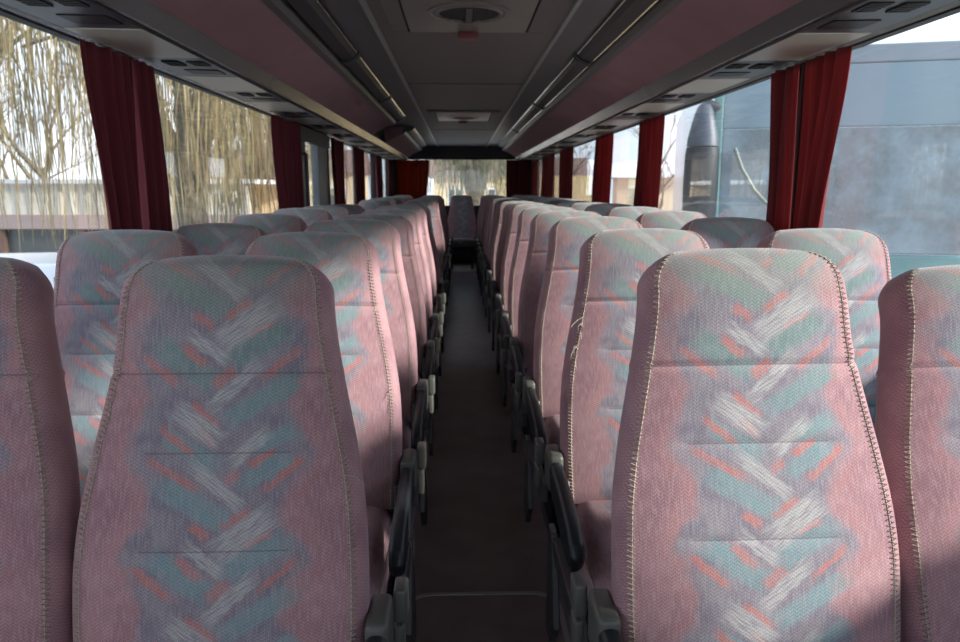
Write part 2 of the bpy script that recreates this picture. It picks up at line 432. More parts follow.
# ceiling: flat middle panel, darker sides, small beads between
ZC = CZ+0.70
m = MB(); m.box(X(-0.41), X(0.41), FRONT, REAR, ZC, ZC+0.15); struct(m.build('ceiling', M_CEIL))
for s in (-1, 1):
    m = MB()
    a, b = sorted((X(s*0.41), X(s*(HW+0.07))))
    m.box(a, b, FRONT-0.07, REAR+0.07, ZC+0.004, 2.15)
    struct(m.build('ceiling_side', M_CEILD))
    m = MB(); q = X(s*0.41)
    m.prism([(q-0.013, ZC+0.004), (q-0.009, ZC-0.012), (q+0.009, ZC-0.012), (q+0.013, ZC+0.004)], FRONT, REAR)
    struct(m.build('trim_ceiling_bead', M_RIDGE, smooth=40))
m = MB()
for y in (1.2, 5.0, 8.8): m.box(X(-0.395), X(0.395), y, y+0.012, ZC-0.004, ZC+0.002)
struct(m.build('trim_ceiling_joint', M_CEILD))
# roof skin keeps the daylight out
m = MB(); m.box(L-0.07, R+0.07, FRONT-0.07, REAR+0.07, 2.15, 2.19); struct(m.build('roof', M_CAP))

# ------------------------------------------------------------------ luggage racks
def rack(s, name_label, spans):
    root = empty('luggage_rack', (XC, 0, CZ), 0, name_label, 'luggage rack', 'luggage racks')
    def P(pts): return [(s*a, z) for a, z in pts]
    under = [(0.905, 0.51), (0.86, 0.545), (0.80, 0.578), (0.74, 0.604), (0.71, 0.618)]
    for (a, b) in spans:
        m = MB(); m.prism(P(under + [(0.70, 0.70), (0.93, 0.70)]), a, b)
        m.build('carpeted_underside', M_RACK, root, smooth=30)
        m = MB(); m.prism(P([(0.71, 0.618), (0.685, 0.628), (0.672, 0.648), (0.672, 0.703), (0.70, 0.703), (0.708, 0.65)]), a, b)
        m.build('edge_trim', M_CEILD, root, smooth=30)
    m = MB(); m.prism(P([(0.945, 0.452), (0.930, 0.456), (0.912, 0.500), (0.905, 0.512), (0.93, 0.52), (0.95, 0.50)]), FRONT, REAR-0.09)
    m.build('glossy_strip', M_STRIP, root, smooth=30)
    m = MB(); m.prism(P([(0.95, 0.446), (0.944, 0.446), (0.940, 0.451), (0.944, 0.457), (0.95, 0.457)]), FRONT, REAR-0.09)
    m.build('black_bead', M_RUB, root)
    m = MB(); m.prism(P([(0.95, 0.475), (HW-0.003, 0.475), (HW-0.003, 0.70), (0.94, 0.70)]), FRONT, REAR)
    m.build('duct_box', M_WALL, root)
    # alternating beige covers and dark service panels with air vents
    y = 2.17 - 5*0.88; k = 0
    while y < REAR-0.9:
        yb = y+0.46; y2 = y+0.88
        if yb > FRONT+0.1:
            m = MB(); a0 = max(y+0.006, FRONT+0.01)
            m.prism(P([(0.952, 0.449), (HW-0.045, 0.452), (HW-0.045, 0.475), (0.952, 0.475)]), a0, yb-0.006)
            m.build('beige_cover', M_BEIGE, root, bevel=0.003)
            pm = MB()
            pm.prism(P([(0.952, 0.452), (HW-0.045, 0.455), (HW-0.045, 0.475), (0.952, 0.475)]), yb-0.006, y2+0.006)
            p = pm.build('service_panel', M_DPAN, root)
            if y2 > 0:
                for (c0, c1, e0, e1) in ((0.975, 1.035, 0.07, 0.16), (1.065, 1.125, 0.07, 0.16)):
                    v = MB(); v.prism(P([(c0, 0.4475), (c1, 0.4495), (c1, 0.460), (c0, 0.460)]), yb+e0, yb+e1)
                    for q in range(4):
                        yy = yb+e0+0.010+q*(e1-e0-0.02)/3.5
                        v.prism(P([(c0+0.005, 0.4455), (c1-0.005, 0.4475), (c1-0.005, 0.4515), (c0+0.005, 0.4495)]), yy, yy+0.006)
                    v.build('air_vent', M_VENT, p)
                v = MB(); v.prism(P([(0.985, 0.4485), (1.115, 0.4515), (1.115, 0.460), (0.985, 0.460)]), yb+0.26, yb+0.36)
                v.build('lamp_lens', M_DIFF, p)
        y = y2
    m = MB(); m.prism(P([(HW-0.045, 0.475), (HW-0.045, 0.455), (HW-0.030, 0.451), (HW-0.004, 0.451), (HW-0.004, 0.475)]), FRONT, REAR-0.10)
    m.build('window_side_strip', M_STRIP if s < 0 else M_CAP, root, smooth=30)
    m = MB(); m.prism(P([(HW-0.012, 0.452), (HW-0.012, 0.446), (HW-0.003, 0.446), (HW-0.003, 0.452)]), FRONT, REAR-0.10)
    m.build('curtain_rail', M_RUB, root)
    return root
rack(-1, 'mauve carpeted luggage rack with service panels above the left windows, interrupted near the rear', [(FRONT, 7.20), (8.45, REAR-0.09)])
rack(1, 'mauve carpeted luggage rack with service panels running unbroken above the right windows', [(FRONT, REAR-0.09)])

# light channels along the inner rack edges
ords = ['nearest', 'second', 'third', 'fourth', 'fifth', 'farthest']
def light_channel(s, y0, y1, label, shine):
    root = empty('ceiling_light_strip', (XC, y0, CZ), 0, label, 'light strip', 'unlit light strips along the ceiling')
    def P(pts): return [(s*a, z) for a, z in pts]
    n = y1-y0
    m = MB(); m.prism(P([(0.672, 0.703), (0.672, 0.668), (0.655, 0.655), (0.600, 0.672), (0.585, 0.688), (0.578, 0.703)]), 0.012, n-0.012)
    m.build('light_cover', M_DIFF, root, smooth=25)
    m = MB()
    m.prism(P([(0.578, 0.702), (0.573, 0.692), (0.578, 0.687), (0.585, 0.692)]), 0.0, n)
    if s > 0: m.prism(P([(0.656, 0.655), (0.659, 0.650), (0.666, 0.652), (0.666, 0.660)]), 0.0, n)
    m.build('metal_edge', M_CHROME if shine else M_STRIP, root, smooth=25)
    m = MB()
    for yy in (-0.008, n-0.02):
        m.prism(P([(0.676, 0.704), (0.676, 0.652), (0.655, 0.640), (0.60, 0.662), (0.572, 0.684), (0.565, 0.704)]), yy+0.004, yy+0.026)
    m.build('end_cap', M_BLACK, root)
    return root
ys = [(-0.6, 1.75), (1.78, 3.90), (3.93, 6.05), (6.08, 8.60), (8.63, 11.8)]
for i, (a, b) in enumerate(ys):
    light_channel(1, a, b, 'dark unlit light strip along the right rack edge, %s of the row going back' % (ords[i] if i < 4 else 'farthest'), i > 0)
for i, (a, b) in enumerate([(-0.6, 1.75), (1.78, 3.90), (3.93, 5.65), (5.68, 7.18), (8.47, 11.8)]):
    light_channel(-1, a, b, 'dark unlit light strip along the left rack edge, %s of the row going back' % (ords[i] if i < 4 else 'farthest'), i > 1)

# roof hatches
def hatch(y0, y1, mat_p, label, ring):
    root = empty('roof_hatch', (XC-0.004, (y0+y1)/2, ZC), 0, label, 'roof hatch', 'roof hatches')
    h = (y1-y0)/2; w = 0.263
    def frame(wo, ho, wi, hi, z0, z1, name, mt):
        m = MB()
        for q in ((-wo, wo, -ho, -hi), (-wo, wo, hi, ho), (-wo, -wi, -hi, hi), (wi, wo, -hi, hi)): m.box(q[0], q[1], q[2], q[3], z0, z1)
        return m.build(name, mt, root, bevel=0.003)
    frame(w+0.075, h+0.07, w+0.004, h+0.004, -0.012, 0.002, 'outer_frame', M_CEIL)
    m = MB(); m.box(-w-0.004, w+0.004, -h-0.004, h+0.004, -0.003, 0.002); m.build('seal_groove', M_RUB, root)
    m = MB(); m.rbox(-w+0.004, w-0.004, -h+0.004, h-0.004, -0.016, -0.002, 0.006); m.build('hatch_panel', mat_p, root, smooth=30)
    m = MB(); m.lathe([(0.165, -0.014), (0.163, -0.022), (0.150, -0.024), (0.146, -0.019), (0.134, -0.019), (0.130, -0.026), (0.122, -0.027), (0.120, -0.017)], (0, ring, 0), 40)
    m.build('vent_ring', mat_p, root, smooth=30)
    m = MB(); m.lathe([(0.120, -0.016), (0.120, -0.0185), (0.02, -0.021)], (0, ring, 0), 40)
    for k in range(-4, 5):
        hw = math.sqrt(0.118**2-(k*0.025)**2)
        m.box(k*0.025-0.002, k*0.025+0.002, ring-hw, ring+hw, -0.025, -0.018)
    m.build('vent_grille', M_VENT, root)
    m = MB(); m.box(-0.012, 0.012, ring-0.118, ring+0.118, -0.031, -0.020); m.build('vent_bar', M_CEILD, root, bevel=0.002)
    m = MB(); m.rbox(-0.045, 0.045, h-0.03, h+0.055, -0.04, -0.006, 0.008); m.build('latch', M_LATCH, root, smooth=40)
    return root
hatch(2.42, 3.33, M_HATCH, 'taupe roof hatch with round vent and dark red latch, nearest the camera', 0.08)
hatch(6.75, 7.55, M_HATCH2, 'pale framed roof hatch further back above the aisle', 0.0)

# hatch let into the aisle floor
root = empty('floor_hatch', (0.066, 1.62, 0.0), 0, 'grey rimmed access hatch with rounded corners in the aisle floor', 'floor hatch')
def rrect(hw, hh, r, n=6):
    out = []
    for cx, cy, a0 in ((hw-r, hh-r, 0), (-hw+r, hh-r, 90), (-hw+r, -hh+r, 180), (hw-r, -hh+r, 270)):
        for k in range(n+1):
            a = math.radians(a0+90*k/n); out.append((cx+r*math.cos(a), cy+r*math.sin(a)))
    return out
m = MB(); A, B = rrect(0.25, 0.46, 0.09), rrect(0.234, 0.444, 0.075)
lo = [[m.vert((*p, z)) for p in q] for q, z in ((A, 0.001), (A, 0.005), (B, 0.005), (B, 0.001))]
for i in range(3):
    for k in range(len(A)): m.face((lo[i][k], lo[i][(k+1)%len(A)], lo[i+1][(k+1)%len(A)], lo[i+1][k]))
m.build('rim', M_TRIMF, root)
m = MB(); m.prism(B, 0.0005, 0.003, axis='z'); m.build('lid', M_FLOOR, root)

# ------------------------------------------------------------------ coach seat
def interp(tab, x):
    for (a, fa), (b, fb) in zip(tab, tab[1:]):
        if x <= b:
            t = (x-a)/(b-a); t = t*t*(3-2*t) if False else t
            return fa+(fb-fa)*t
    return tab[-1][1]
WT = [(0.0, 0.151), (0.075, 0.153), (0.14, 0.159), (0.19, 0.167), (0.25, 0.179), (0.326, 0.195), (0.42, 0.210), (0.51, 0.215), (0.60, 0.215), (0.72, 0.211)]
def halfw(v):
    # smoothed width profile with rounded top corners
    w = sum(interp(WT, max(0, v+d)) for d in (-0.03, -0.015, 0, 0.015, 0.03))/5
    r = 0.060
    if v < r: w = w - r + math.sqrt(max(0, r*r-(r-v)**2))*1.0
    return w
def front_off(u, v, w):
    t = u/max(w, 1e-3)
    o = 0.020*(1-abs(t)**2.6) if w > 0 else 0
    o += 0.012*math.exp(-((v-0.50)/0.13)**2) + 0.010*math.exp(-((v-0.09)/0.06)**2)
    for vc, hw, d in ((0.197, 9, 0.006), (0.325, 0.12, 0.0035), (0.478, 0.12, 0.0035)):
        if abs(u) < hw: o -= d*math.exp(-((v-vc)/0.006)**2)
    if v < 0.03: o -= 0.030*((0.03-v)/0.03)**2
    # small creases in the worn cover
    o += 0.0018*math.exp(-((u-0.02-0.01*math.sin(v*20))/0.006)**2)*math.exp(-((v-0.55)/0.05)**2)
    return o
TILT = math.radians(15)
D = Vector((0, -math.sin(TILT), -math.cos(TILT)))   # down the back
NRM = Vector((0, -math.cos(TILT), math.sin(TILT)))  # towards the sitter
TOP = 1.13
HINGE = Vector((0, 0, TOP)) + D*0.72
def bp(u, v, off):
    p = Vector((u, 0, TOP)) + D*v + NRM*off
    return p - HINGE
vs = [0.0, 0.002, 0.005, 0.010, 0.016, 0.023, 0.031, 0.040, 0.050, 0.060] + [0.075+0.0125*i for i in range(9)]
vs = sorted(set(vs + [0.185, 0.190, 0.194, 0.197, 0.200, 0.204, 0.210] + [0.225+0.016*i for i in range(32)] + [0.319, 0.3225, 0.325, 0.328, 0.331, 0.472, 0.475, 0.478, 0.481, 0.484]))
vs = [v for v in vs if v <= 0.725]
NU = 26
def make_backrest():
    m = MB(); grid = []
    for v in vs:
        w = halfw(v); row = []
        for i in range(NU+1):
            t = -1+2*i/NU; t = math.sin(t*PI/2)*0.35+t*0.65
            u = w*t; idx = m.vert(bp(u, v, front_off(u, v, w))); m.uv[idx] = (u, v); row.append(idx)
        grid.append(row)
    for a in range(len(vs)-1):
        for i in range(NU): m.face((grid[a][i], grid[a][i+1], grid[a+1][i+1], grid[a+1][i]), 0)
    # boxing round the edge (left side up, across the top, right side down)
    edge = [(vs[a], -1) for a in range(len(vs)-1, -1, -1)] + [(0.0, -1+2*i/NU) for i in range(1, NU)] + [(v, 1) for v in vs]
    rings = []; tops = []
    prof = [(0.0, 0.0), (0.007, -0.003), (0.016, -0.011), (0.0225, -0.026), (0.0235, -0.045), (0.020, -0.068), (0.013, -0.085), (-0.004, -0.094)]
    SIL = [(halfw(v), v) for v in vs]
    for (v, t) in edge:
        w = halfw(v)
        if abs(t) == 1:
            i = vs.index(v); a = SIL[max(i-1, 0)]; b = SIL[min(i+1, len(SIL)-1)]
            tx, ty = b[0]-a[0], b[1]-a[1]; l = math.hypot(tx, ty) or 1
            nx, nv = ty/l, -tx/l
            if i == 0: nx, nv = 0.5, -0.87
            nx *= t; u = w*t
        else:
            tt = math.sin(t*PI/2)*0.35+t*0.65
            u = w*tt; nx, nv = 0, -1
        base = front_off(u, v, w)
        kk = min(1, max(0, (v-0.004)/0.06)); kk = kk*kk*(3-2*kk) if abs(t) == 1 else 0
        ring = []; arc = 0; lo_ = None
        for o, d in prof:
            q = o*(0.22+0.78*kk)
            if lo_ is not None: arc += math.hypot(q-lo_[0], d-lo_[1])
            lo_ = (q, d); i_ = m.vert(bp(u+nx*q, v+nv*q, base+d)); ring.append(i_)
            m.uv[i_] = (u+nx*arc, v+nv*arc)
        rings.append(ring); tops.append(abs(t) != 1 or v < 0.012)
    for a in range(len(rings)-1):
        for k in range(len(prof)-1): m.face((rings[a][k], rings[a+1][k], rings[a+1][k+1], rings[a][k+1]), 0 if tops[a] and tops[a+1] else 1)
    m.tops = tops
    return m, edge, rings
mb_, edge_, rings_ = make_backrest()
seat0 = empty('coach_seat', (0, 0, PLAT))
br = mb_.build('backrest', [M_FAB, M_PLAIN], seat0, smooth=60, recalc=False)
br.location = HINGE
# seam piping with whip stitches
nt_ = mb_.tops
i0 = nt_.index(True); i1 = len(nt_)-1-nt_[::-1].index(True)
for part in (range(0, i0+2), range(i1-1, len(rings_))):
    m = MB()
    cl = [Vector(mb_.v[rings_[i][0]]) + NRM*0.0005 for i in part]
    ou = [Vector(mb_.v[rings_[i][1]]) for i in part]
    m.tube(cl, 0.0010, 5)
    acc = [0]
    for p, q in zip(cl, cl[1:]): acc.append(acc[-1]+(q-p).length)
    s = 0; j = 0; k = 0; zig = []
    while s < acc[-1]-1e-6:
        while acc[j+1] < s: j += 1
        t = (s-acc[j])/max(acc[j+1]-acc[j], 1e-9)
        p = cl[j].lerp(cl[j+1], t); q = ou[j].lerp(ou[j+1], t); sx = 1 if p.x > 0 else -1
        zig.append(p + Vector((-sx*0.0035, 0, 0)) + NRM*0.0034 if k % 2 == 0 else q + Vector((sx*0.0015, 0, 0)) + NRM*0.0022); s += 0.0043; k += 1
    m.tube(zig, 0.0014, 3)
    m.build('seam_stitching', M_STITCH, br, smooth=60, recalc=False)
# hard shell behind
m = MB(); shell_v = [0.03, 0.06, 0.12, 0.2, 0.3, 0.4, 0.5, 0.6, 0.70]
rows = []
for v in shell_v:
    w = halfw(v)+0.004
    rows.append([m.vert(bp(w*t, v, -0.078-0.020*(1-abs(t)**4)+0.012*(1-min(1, (v-0.03)/0.03))*1)) for t in (-1, -0.85, -0.5, 0, 0.5, 0.85, 1)] +
                [m.vert(bp(w*t, v, -0.060)) for t in (0.97, 0.5, 0, -0.5, -0.97)])
for a, b in zip(rows, rows[1:]):
    n_ = len(a)
    for i in range(n_): m.face((a[i], a[(i+1)%n_], b[(i+1)%n_], b[i]))
m.face(rows[0]); m.face(rows[-1][::-1])
m.build('back_shell', M_SHELL, br, smooth=40)
m = MB(); m.tube([bp(-0.10, 0.10, -0.094), bp(-0.10, 0.10, -0.125), bp(0.10, 0.10, -0.125), bp(0.10, 0.10, -0.094)], 0.009, 8)
m.build('grab_handle', M_BLACK, br, smooth=60)
# cushion
m = MB()
cy0, cy1 = HINGE.y-0.455, HINGE.y+0.02
NY, NX = 22, 16
g = []
prof = []
for i in range(NY+1):
    t = i/NY; prof.append((cy1+(cy0-cy1)*t, 0.44+0.018*t, i))
for i in range(1, 8):
    a = i/7*PI*0.55; prof.append((cy0-0.035*math.sin(a), 0.458-0.045*(1-math.cos(a)), NY+i))
prof.append((cy0-0.02, 0.345, 99))
dist = 0; last = None
for (y, z, i) in prof:
    if last: dist += math.hypot(y-last[0], z-last[1])
    last = (y, z); row = []
    for k in range(NX+1):
        t = -1+2*k/NX; hw = 0.222
        x = hw*t; e = abs(t)
        dz = -0.040*max(0, (e-0.78)/0.22)**2.2 + 0.010*(1-e*e)
        idx = m.vert((x, y, z+dz)); m.uv[idx] = (x, 0.74+dist); row.append(idx)
    g.append(row)
for a in range(len(g)-1):
    for k in range(NX): m.face((g[a][k], g[a][k+1], g[a+1][k+1], g[a+1][k]), 0)
for k0 in (0, NX):          # sides and underside
    low = []
    for a in range(len(g)):
        p = m.v[g[a][k0]]; low.append(m.vert((p[0]*0.99, p[1], 0.335)))
    for a in range(len(g)-1): m.face((g[a][k0], g[a+1][k0], low[a+1], low[a]), 1)
cu = m.build('seat_cushion', [M_FAB, M_PLAIN], seat0, smooth=50)
for k0, s_ in ((0, -1), (NX, 1)):
    m = MB()
    m.tube([Vector(cu.data.vertices[r[k0]].co)+Vector((s_*0.002, -0.001, 0.001)) for r in g[:-1]], 0.0028, 5)
    m.build('seam_stitching', M_STITCH, cu, smooth=60)
# base pan, legs and rails
m = MB(); m.rbox(-0.215, 0.215, cy0-0.005, cy1+0.03, 0.285, 0.336, 0.012); m.build('seat_pan', M_FRAME, seat0, smooth=40)
def leg(sx):
    m = MB()
    for (ya, yb) in ((cy0+0.10, cy0+0.06), (cy1-0.06, cy1-0.02)):
        m.prism([(ya-0.020, 0.29), (ya+0.020, 0.29), (yb+0.020, 0.012), (yb-0.020, 0.012)], sx-0.014, sx+0.014, axis='x')
    m.prism([(cy0+0.03, 0.0), (cy1+0.01, 0.0), (cy1+0.01, 0.014), (cy0+0.03, 0.014)], sx-0.025, sx+0.025, axis='x')
    m.prism([(cy0+0.08, 0.13), (cy1-0.05, 0.10), (cy1-0.05, 0.125), (cy0+0.08, 0.155)], sx-0.006, sx+0.006, axis='x')
    return m
leg(-0.16).build('leg', M_FRAME, seat0, bevel=0.003)
leg(0.16).build('leg', M_FRAME, seat0, bevel=0.003)
# armrest on the aisle side; sgn=+1 puts it at +x
def armrest(sgn, parent):
    m = MB()
    xa, xb = sorted((sgn*0.239, sgn*0.273))
    y_h, z_h = HINGE.y+0.030, TOP-0.605   # pivot
    P_ = []
    # side outline, drooping to the front
    out = [(y_h, z_h+0.020), (y_h-0.06, z_h+0.018), (y_h-0.20, z_h+0.008), (y_h-0.31, z_h-0.008), (y_h-0.355, z_h-0.028), (y_h-0.372, z_h-0.058),
           (y_h-0.355, z_h-0.090), (y_h-0.31, z_h-0.100), (y_h-0.22, z_h-0.085), (y_h-0.10, z_h-0.062), (y_h, z_h-0.055)]
    nseg = [(0.0, 0.010), (0.25, 0.0), (0.75, 0.0), (1.0, 0.010)]
    cyy = sum(p[0] for p in out)/len(out); czz = sum(p[1] for p in out)/len(out)
    rows = []
    for t, ins in nseg:
        x = xa+(xb-xa)*t; f = 1-ins/0.06
        rows.append([m.vert((x, cyy+(p[0]-cyy)*(1-ins/0.2), czz+(p[1]-czz)*f)) for p in out])
    for a, b in zip(rows, rows[1:]):
        for i in range(len(out)): m.face((a[i], a[(i+1)%len(out)], b[(i+1)%len(out)], b[i]))
    m.face(rows[0]); m.face(rows[-1][::-1])
    arm = m.build('armrest', M_BLACK, parent, smooth=35)
    b_ = arm.modifiers.new('soft', 'BEVEL'); b_.width = 0.006; b_.segments = 3; b_.limit_method = 'ANGLE'; b_.angle_limit = math.radians(28)
    m = MB(); m.rbox(xa-0.002, xb+0.002, y_h-0.025, y_h+0.075, z_h-0.065, z_h+0.034, 0.010)
    m.build('hinge_cap', M_CAP, arm, smooth=40)
    m = MB()
    xo = sgn*0.274; xo2 = sgn*0.298
    a, b = sorted((xo, xo2))
    m.rbox(a, b, y_h+0.075, y_h+0.125, z_h-0.030, z_h+0.034, 0.006)
    m.rbox(a-0.0, b-0.006, y_h+0.07, y_h+0.115, z_h-0.10, z_h-0.032, 0.005)
    m.build('recline_housing', M_CAP, arm, smooth=40)
    m = MB()                                                      # bracket plate holding the arm, down to the pan
    a, b = sorted((sgn*0.222, sgn*0.238))
    m.prism([(y_h+0.03, z_h-0.03), (y_h-0.03, z_h-0.03), (y_h-0.11, 0.30), (y_h+0.02, 0.30)], a, b, axis='x')
    a, b = sorted((sgn*0.238, sgn*0.262))
    m.prism([(y_h-0.02, 0.335), (y_h-0.40, 0.345), (y_h-0.43, 0.30), (y_h-0.02, 0.285)], a, b, axis='x')
    a, b = sorted((sgn*0.248, sgn*0.266))
    m.prism([(y_h+0.04, z_h-0.18), (y_h-0.02, z_h-0.18), (y_h-0.10, 0.12), (y_h-0.02, 0.03), (y_h+0.05, 0.03)], a, b, axis='x')
    m.build('side_bracket', M_BRK, parent, bevel=0.003)
    return arm

# two prototypes: aisle seat (left block, arm at +x) and its mirror; window seats have no outer armrest
seatL = seat0
kids_of(seat0)
seatW = copy_tree(seat0)                    # window seat
kids_of(seat0)
seatR = copy_tree(seat0)
armrest(1, seatL); armrest(-1, seatR)
kids_of(seat0)
ROW = [1.18+0.685*i for i in range(14)]
NTH = ['front', 'second', 'third', 'fourth', 'fifth', 'sixth', 'seventh', 'eighth', 'ninth', 'tenth', 'eleventh', 'twelfth', 'thirteenth', 'fourteenth']
def backrest_of(root): return [c for c in KIDS_ALL(root) if c.name.startswith('backrest')][0]
def KIDS_ALL(root): return [o for o in bpy.data.objects if o.parent is root]
used = set()
rng = random.Random(3)
def place(proto, x, y, z, label, group, lean=0.0, fresh=True, sz=1.0):
    if proto.name in used: o = copy_tree(proto)
    else: o = proto; used.add(proto.name)
    o.location = (x, y, z); tag(o, label, 'seat', group)
    o.rotation_euler.z = rng.uniform(-0.008, 0.008)
    b = backrest_of(o); b.rotation_euler = (-lean, 0, 0)
    if sz != 1: b.scale = (0.94, 1, sz)
    return o
placed = {}
ORDER_L = {0: 'nearest', 1: 'second', 2: 'third', 3: 'fourth', 4: 'fifth', 5: 'sixth', 6: 'seventh', 9: 'eighth', 10: 'ninth'}
leans = {('LW', 2): 0.06, ('RW', 0): 0.16, ('RW', 2): 0.015, ('LW', 0): -0.01}
plan = []
for i, y in enumerate(ROW):
    left = i not in (7, 8)
    n_l = i+1 if i < 7 else i-1
    word_l = (NTH[n_l-1] + ' row back'); word_r = NTH[i] + ' row back'
    if i == 0: word_l = word_r = 'front row'
    if left:
        plan.append((seatL, -0.393, y, 'LA', i, 'faded pink patterned coach seat beside the aisle on the left, %s' % word_l))
        plan.append((seatW, -0.876, y, 'LW', i, 'faded pink patterned coach seat beside the left windows, %s' % word_l))
    plan.append((seatR, 0.500, y, 'RA', i, 'faded pink patterned coach seat beside the aisle on the right, %s' % word_r))
    plan.append((seatW, 0.984, y, 'RW', i, 'faded pink patterned coach seat beside the right windows, %s' % word_r))
GRP = {'LA': 'aisle seats on the left', 'LW': 'window seats on the left', 'RA': 'aisle seats on the right', 'RW': 'window seats on the right'}
prot_names = {id(seatL): seatL, id(seatR): seatR, id(seatW): seatW}
# originals must be taken last so that every copy starts clean
todo = list(plan)
def finish():
    seen = {}
    for p in todo: seen.setdefault(p[0].name, []).append(p)
    for nm, lst in seen.items():
        proto = lst[0][0]
        kids_of(proto)
        copies = [copy_tree(proto) for _ in lst[1:]] + [proto]
        for o, (pr, x, y, code, i, label) in zip(copies, lst[1:]+lst[:1]):
            o.location = (x, y + (0.0 if code[0] == 'L' else -0.003), PLAT + (0.0 if code[0] == 'L' else 0.010) + (rng.uniform(-0.004, 0.004) if i > 0 else 0))
            tag(o, label, 'seat', GRP[code]); o.rotation_euler.z = rng.uniform(-0.006, 0.006)
            b = backrest_of(o); b.rotation_euler = (-leans.get((code, i), rng.uniform(-0.006, 0.012) if i > 0 else 0), 0, 0)
            placed[(code, i)] = o
            if (code, i) == ('RA', 0): o.rotation_euler.y = math.radians(-0.8)
        if proto is seatW:
            kids_of(proto)
            for k, nm2 in enumerate(('leftmost', 'second from the left', 'middle', 'second from the right', 'rightmost')):
                o = copy_tree(proto); o.location = (0.032+0.478*(k-2), 11.5, PLAT)
                lab = {'middle': 'dark mauve single seat facing down the aisle in the middle of the rear bench row'}.get(nm2, 'dark mauve seat of the rear row under the back window, %s' % nm2)
                tag(o, lab, 'seat', 'seats of the rear row')
                b = backrest_of(o); b.rotation_euler = (0.0, 0, 0)
finish()
# loose threads pulled out of the seams
def thread(code, i, u, v, seed):
    o = placed[(code, i)]; b = backrest_of(o); r2 = random.Random(seed); m = MB()
    for q in range(3):
        p = bp(u, v+q*0.012, 0.004); pts = [p]; d = Vector((r2.uniform(-.4, .4)+(0.5 if u > 0 else -0.5), -0.3, r2.uniform(-1, 0.6)))
        for k in range(6):
            p = p + d.normalized()*0.008; d += Vector((r2.uniform(-.5, .5), r2.uniform(-.3, .1), -0.25)); pts.append(p)
        m.tube(pts, 0.0006, 3)
    m.build('loose_thread', M_STITCH, b)
thread('LA', 1, halfw(0.42), 0.42, 1); thread('LA', 2, halfw(0.30), 0.33, 2); thread('RA', 1, -halfw(0.24), 0.24, 3); thread('RA', 1, -halfw(0.31), 0.31, 4); thread('LA', 0, halfw(0.36), 0.365, 5)

# ------------------------------------------------------------------ curtains
def curtain(x, s, y0, y1, pinch, label, m_=M_CURT, folds=7, seed=0, z0=CZ-0.41, axis='x', far_pinch=0.0, group=None):
    r = random.Random(seed); ph = [r.uniform(0, 6.28) for _ in range(4)]
    m = MB(); nz, nu = 26, folds*9; zt = CZ+(0.444 if axis == 'x' else 0.470)
    grid = []
    for i in range(nz+1):
        t = i/nz; z = zt+(z0-zt)*t
        sm = min(1, t/0.75); sm = sm*sm*(3-2*sm)
        a = y0+pinch*sm; b = y1-far_pinch*sm+0.012*math.sin(t*5+ph[0])
        row = []
        for k in range(nu+1):
            q = k/nu
            qq = q+0.025*math.sin(2*PI*q*2.3+ph[1]+t*1.2)*(q*(1-q)*4)
            amp = (0.016+0.010*t)*(0.7+0.5*math.sin(5.1*q+ph[2]))
            d = amp*math.sin(2*PI*folds*qq+ph[3]+0.9*math.sin(t*2.2+ph[0])) + 0.006*math.sin(2*PI*folds*1.7*qq+ph[1]+t*3)
            off = 0.040+d*0.85
            w = a+(b-a)*q
            row.append(m.vert((x-s*off, w, z) if axis == 'x' else (w, x-s*off, z)))
        grid.append(row)
    for i in range(nz):
        for k in range(nu): m.face((grid[i][k], grid[i][k+1], grid[i+1][k+1], grid[i+1][k]))
    o = m.build('curtain', m_, smooth=180, recalc=False)
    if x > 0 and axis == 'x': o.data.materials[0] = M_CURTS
    so = o.modifiers.new('cloth', 'SOLIDIFY'); so.thickness = 0.0025
    tag(o, label, 'curtain', group)
    return o
g_ = 'curtains along the left windows'
curtain(L, -1, 2.27, 2.57, 0.07, 'wine red curtain at the first left window pillar, half nearer the camera', seed=1, folds=4, group=g_)
curtain(L, -1, 2.61, 2.80, -0.02, 'wine red curtain at the first left window pillar, half away from the camera', seed=2, folds=4, far_pinch=-0.02, group=g_)
curtain(L, -1, 4.50, 5.20, 0.10, 'wine red curtain hanging just before the middle door', seed=3, folds=6, group=g_)
curtain(L, -1, 6.50, 7.05, 0.03, 'dark red curtain hanging just behind the middle door', seed=4, folds=5, group=g_)
curtain(L, -1, 7.86, 8.66, 0.05, 'dark red curtain between the last two left windows', seed=5, folds=5, group=g_)
curtain(L, -1, 9.80, 10.5, 0.05, 'dark red curtain on the left side wall, last before the rear corner', seed=6, folds=5, group=g_)
curtain(L, -1, 11.5, 12.2, 0.0, 'dark red curtain in the left rear corner on the side wall', seed=7, folds=5, group=g_)
g_ = 'curtains along the right windows'
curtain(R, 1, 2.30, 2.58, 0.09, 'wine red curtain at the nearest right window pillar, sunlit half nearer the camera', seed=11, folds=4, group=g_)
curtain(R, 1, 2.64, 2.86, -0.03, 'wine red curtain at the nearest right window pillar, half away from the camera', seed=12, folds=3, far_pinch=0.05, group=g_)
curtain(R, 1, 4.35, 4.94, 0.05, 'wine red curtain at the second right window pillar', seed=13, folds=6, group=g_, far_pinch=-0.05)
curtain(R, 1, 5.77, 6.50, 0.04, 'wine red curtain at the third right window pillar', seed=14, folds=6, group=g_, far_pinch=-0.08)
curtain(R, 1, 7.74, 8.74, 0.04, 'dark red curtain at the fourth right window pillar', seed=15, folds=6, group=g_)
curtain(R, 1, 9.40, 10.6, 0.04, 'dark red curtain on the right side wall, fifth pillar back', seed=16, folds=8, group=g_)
curtain(R, 1, 11.3, 12.2, 0.0, 'dark red curtain in the right rear corner on the side wall', seed=19, folds=6, group=g_)
